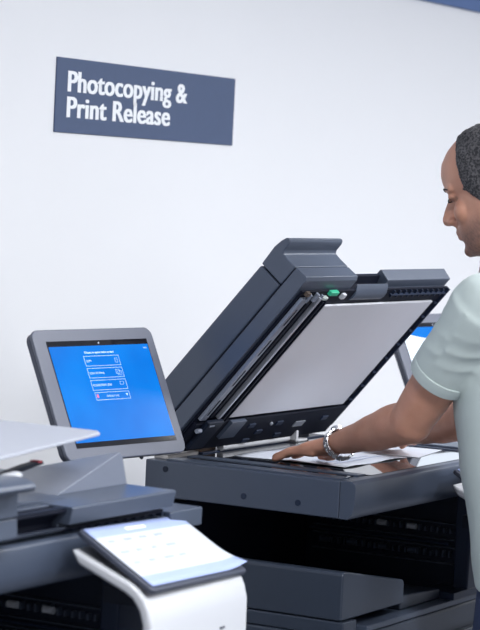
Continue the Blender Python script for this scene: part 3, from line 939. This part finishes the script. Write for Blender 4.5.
shirt = sh.build('polo_shirt', M_['shirt'], man, remesh=0.005, smoothit=6)
AX = (EL - SL).normalized()
NRM = [q.normal.copy() for q in shirt.data.vertices]
NEW = []
for q, n in zip(shirt.data.vertices, NRM):
    w = q.co + O
    f = 0.0
    for (Sh, E_) in ((SL, EL), (SR, ER)):
        d = (E_ - Sh); L2 = d.length; dn = d / L2
        r = w - Sh; tt = r.dot(dn); rad = (r - dn * tt).length
        if -0.04 < tt < 0.20 and rad < 0.085:
            ang = math.atan2(r.dot(Vector((1, 0, 0)).cross(dn)), r.x)
            
            # slanting creases that gather towards the hem and fan out to the shoulder
            ph = tt * 150 + ang * 2.6 + 2.5 * mnoise.noise(w * 9)
            f += 0.0021 * (1 - abs(math.sin(ph * 0.5)) * 2) * max(0, min(1, (tt - 0.01) * 14)) * max(0, min(1, (0.150 - tt) * 30)) * (0.5 + 0.5 * mnoise.noise(w * 14 + Vector((3, 1, 2))))
    f += 0.0022 * mnoise.noise(Vector((w.x * 7, w.y * 9, w.z * 4))) + 0.0014 * math.sin(w.z * 38 + w.x * 25 + 3 * mnoise.noise(w * 6))
    NEW.extend(q.co + n * f)
shirt.data.vertices.foreach_set('co', NEW)
shirt.data.update()
# sleeve bands and collar
for (Sh, E_) in ((SL, EL), (SR, ER)):
    d = (E_ - Sh)
    MB().sweep([loc(Sh + d * 0.535), loc(Sh + d * 0.565), loc(Sh + d * 0.615)], [0.0635, 0.0635, 0.0620], up=(1, 0, 0), cap=False, n=40) \
        .build('sleeve_band', M_['shirt'], man, bevel=0.002)
mb = MB()
for k in range(28):
    pass
cr = []
for (z, a, b, dy) in ((1.392, 0.086, 0.080, 0), (1.412, 0.078, 0.074, 0.004), (1.428, 0.072, 0.070, 0.010), (1.430, 0.066, 0.064, 0.010), (1.40, 0.068, 0.064, 0.0)):
    cr.append(ering(0.12, -0.278 + dy, z, a, b, 36, 2.0))
mb.rings(cr).build('collar', M_['shirt'], man, smooth=60)

# jeans and shoes
je = MB()
je.rings([ering(0.12, cy, z, a, b) for (z, cy, a, b) in ((0.80, -0.378, 0.178, 0.118), (0.86, -0.375, 0.178, 0.118), (0.95, -0.365, 0.165, 0.11))])
for s in (-1, 1):
    je.sweep([loc((0.12 + s * 0.088, -0.378, 0.85)), loc((0.12 + s * 0.098, -0.365, 0.68)), loc((0.12 + s * 0.11, -0.36, 0.48)), loc((0.12 + s * 0.115, -0.385, 0.25)), loc((0.12 + s * 0.115, -0.40, 0.09))],
             [(0.095, 0.105), (0.088, 0.10), (0.072, 0.08), (0.064, 0.068), (0.058, 0.06)], up=(0, 1, 0), n=28)
je.build('jeans', M_['denim'], man, remesh=0.008, smoothit=4)
for s in (-1, 1):
    MB().sweep([loc((0.12 + s * 0.115, -0.445, 0.045)), loc((0.12 + s * 0.115, -0.38, 0.058)), loc((0.12 + s * 0.118, -0.30, 0.045)), loc((0.12 + s * 0.122, -0.22, 0.034))],
               [(0.036, 0.044), (0.042, 0.055), (0.050, 0.042), (0.042, 0.030)], n=24).build('shoe', M_['shoe'], man, smooth=70)

# chain bracelet watch on the left wrist
wt = empty('wrist_watch', WL)
tag(wt, 'silver chain link watch bracelet on the left wrist of the man', 'watch')
ax = (WL - EL).normalized()
Cc = EL + (WL - EL) * 0.955
e1 = ax.cross(Vector((0, 0, 1))).normalized(); e2 = e1.cross(ax).normalized()
# slightly slanted loop around the wrist
e2s = (e2 + ax * 0.25).normalized()
NL = 20
for k in range(NL):
    a = 2 * PI * k / NL; aa = 2 * PI * (k + 1) / NL
    Rx, Rz = 0.0345, 0.0325
    c = Cc + e1 * math.cos(a) * Rx + e2s * math.sin(a) * Rz - WL + Vector((0, 0, -0.003))
    tn = (-e1 * math.sin(a) * Rx + e2s * math.cos(a) * Rz).normalized()
    no = (e1 * math.cos(a) + e2s * math.sin(a)).normalized()
    bx = tn.cross(no).normalized()
    m = Matrix((tn, bx, no)).transposed().to_4x4(); m.translation = c
    if k == 5:
        mb = MB().cyl(c - no * 0.004, c + no * 0.006, 0.013, 0.012, 28)
        mb.build('watch_case', M_['steel'], wt, bevel=0.001)
        MB().cyl(c + no * 0.0055, c + no * 0.0066, 0.010, n=28).build('watch_dial', M_['silver'], wt)
        continue
    mb = MB()
    for j in (-1, 0, 1):
        sft = 0.0012 if j else -0.0012
        mb.box(-0.0044 + sft, 0.0044 + sft, j * 0.0056 - 0.0024, j * 0.0056 + 0.0024, -0.0022, 0.0022, m)
    mb.build('link', M_['steel'], wt, bevel=0.0009, seg=2)
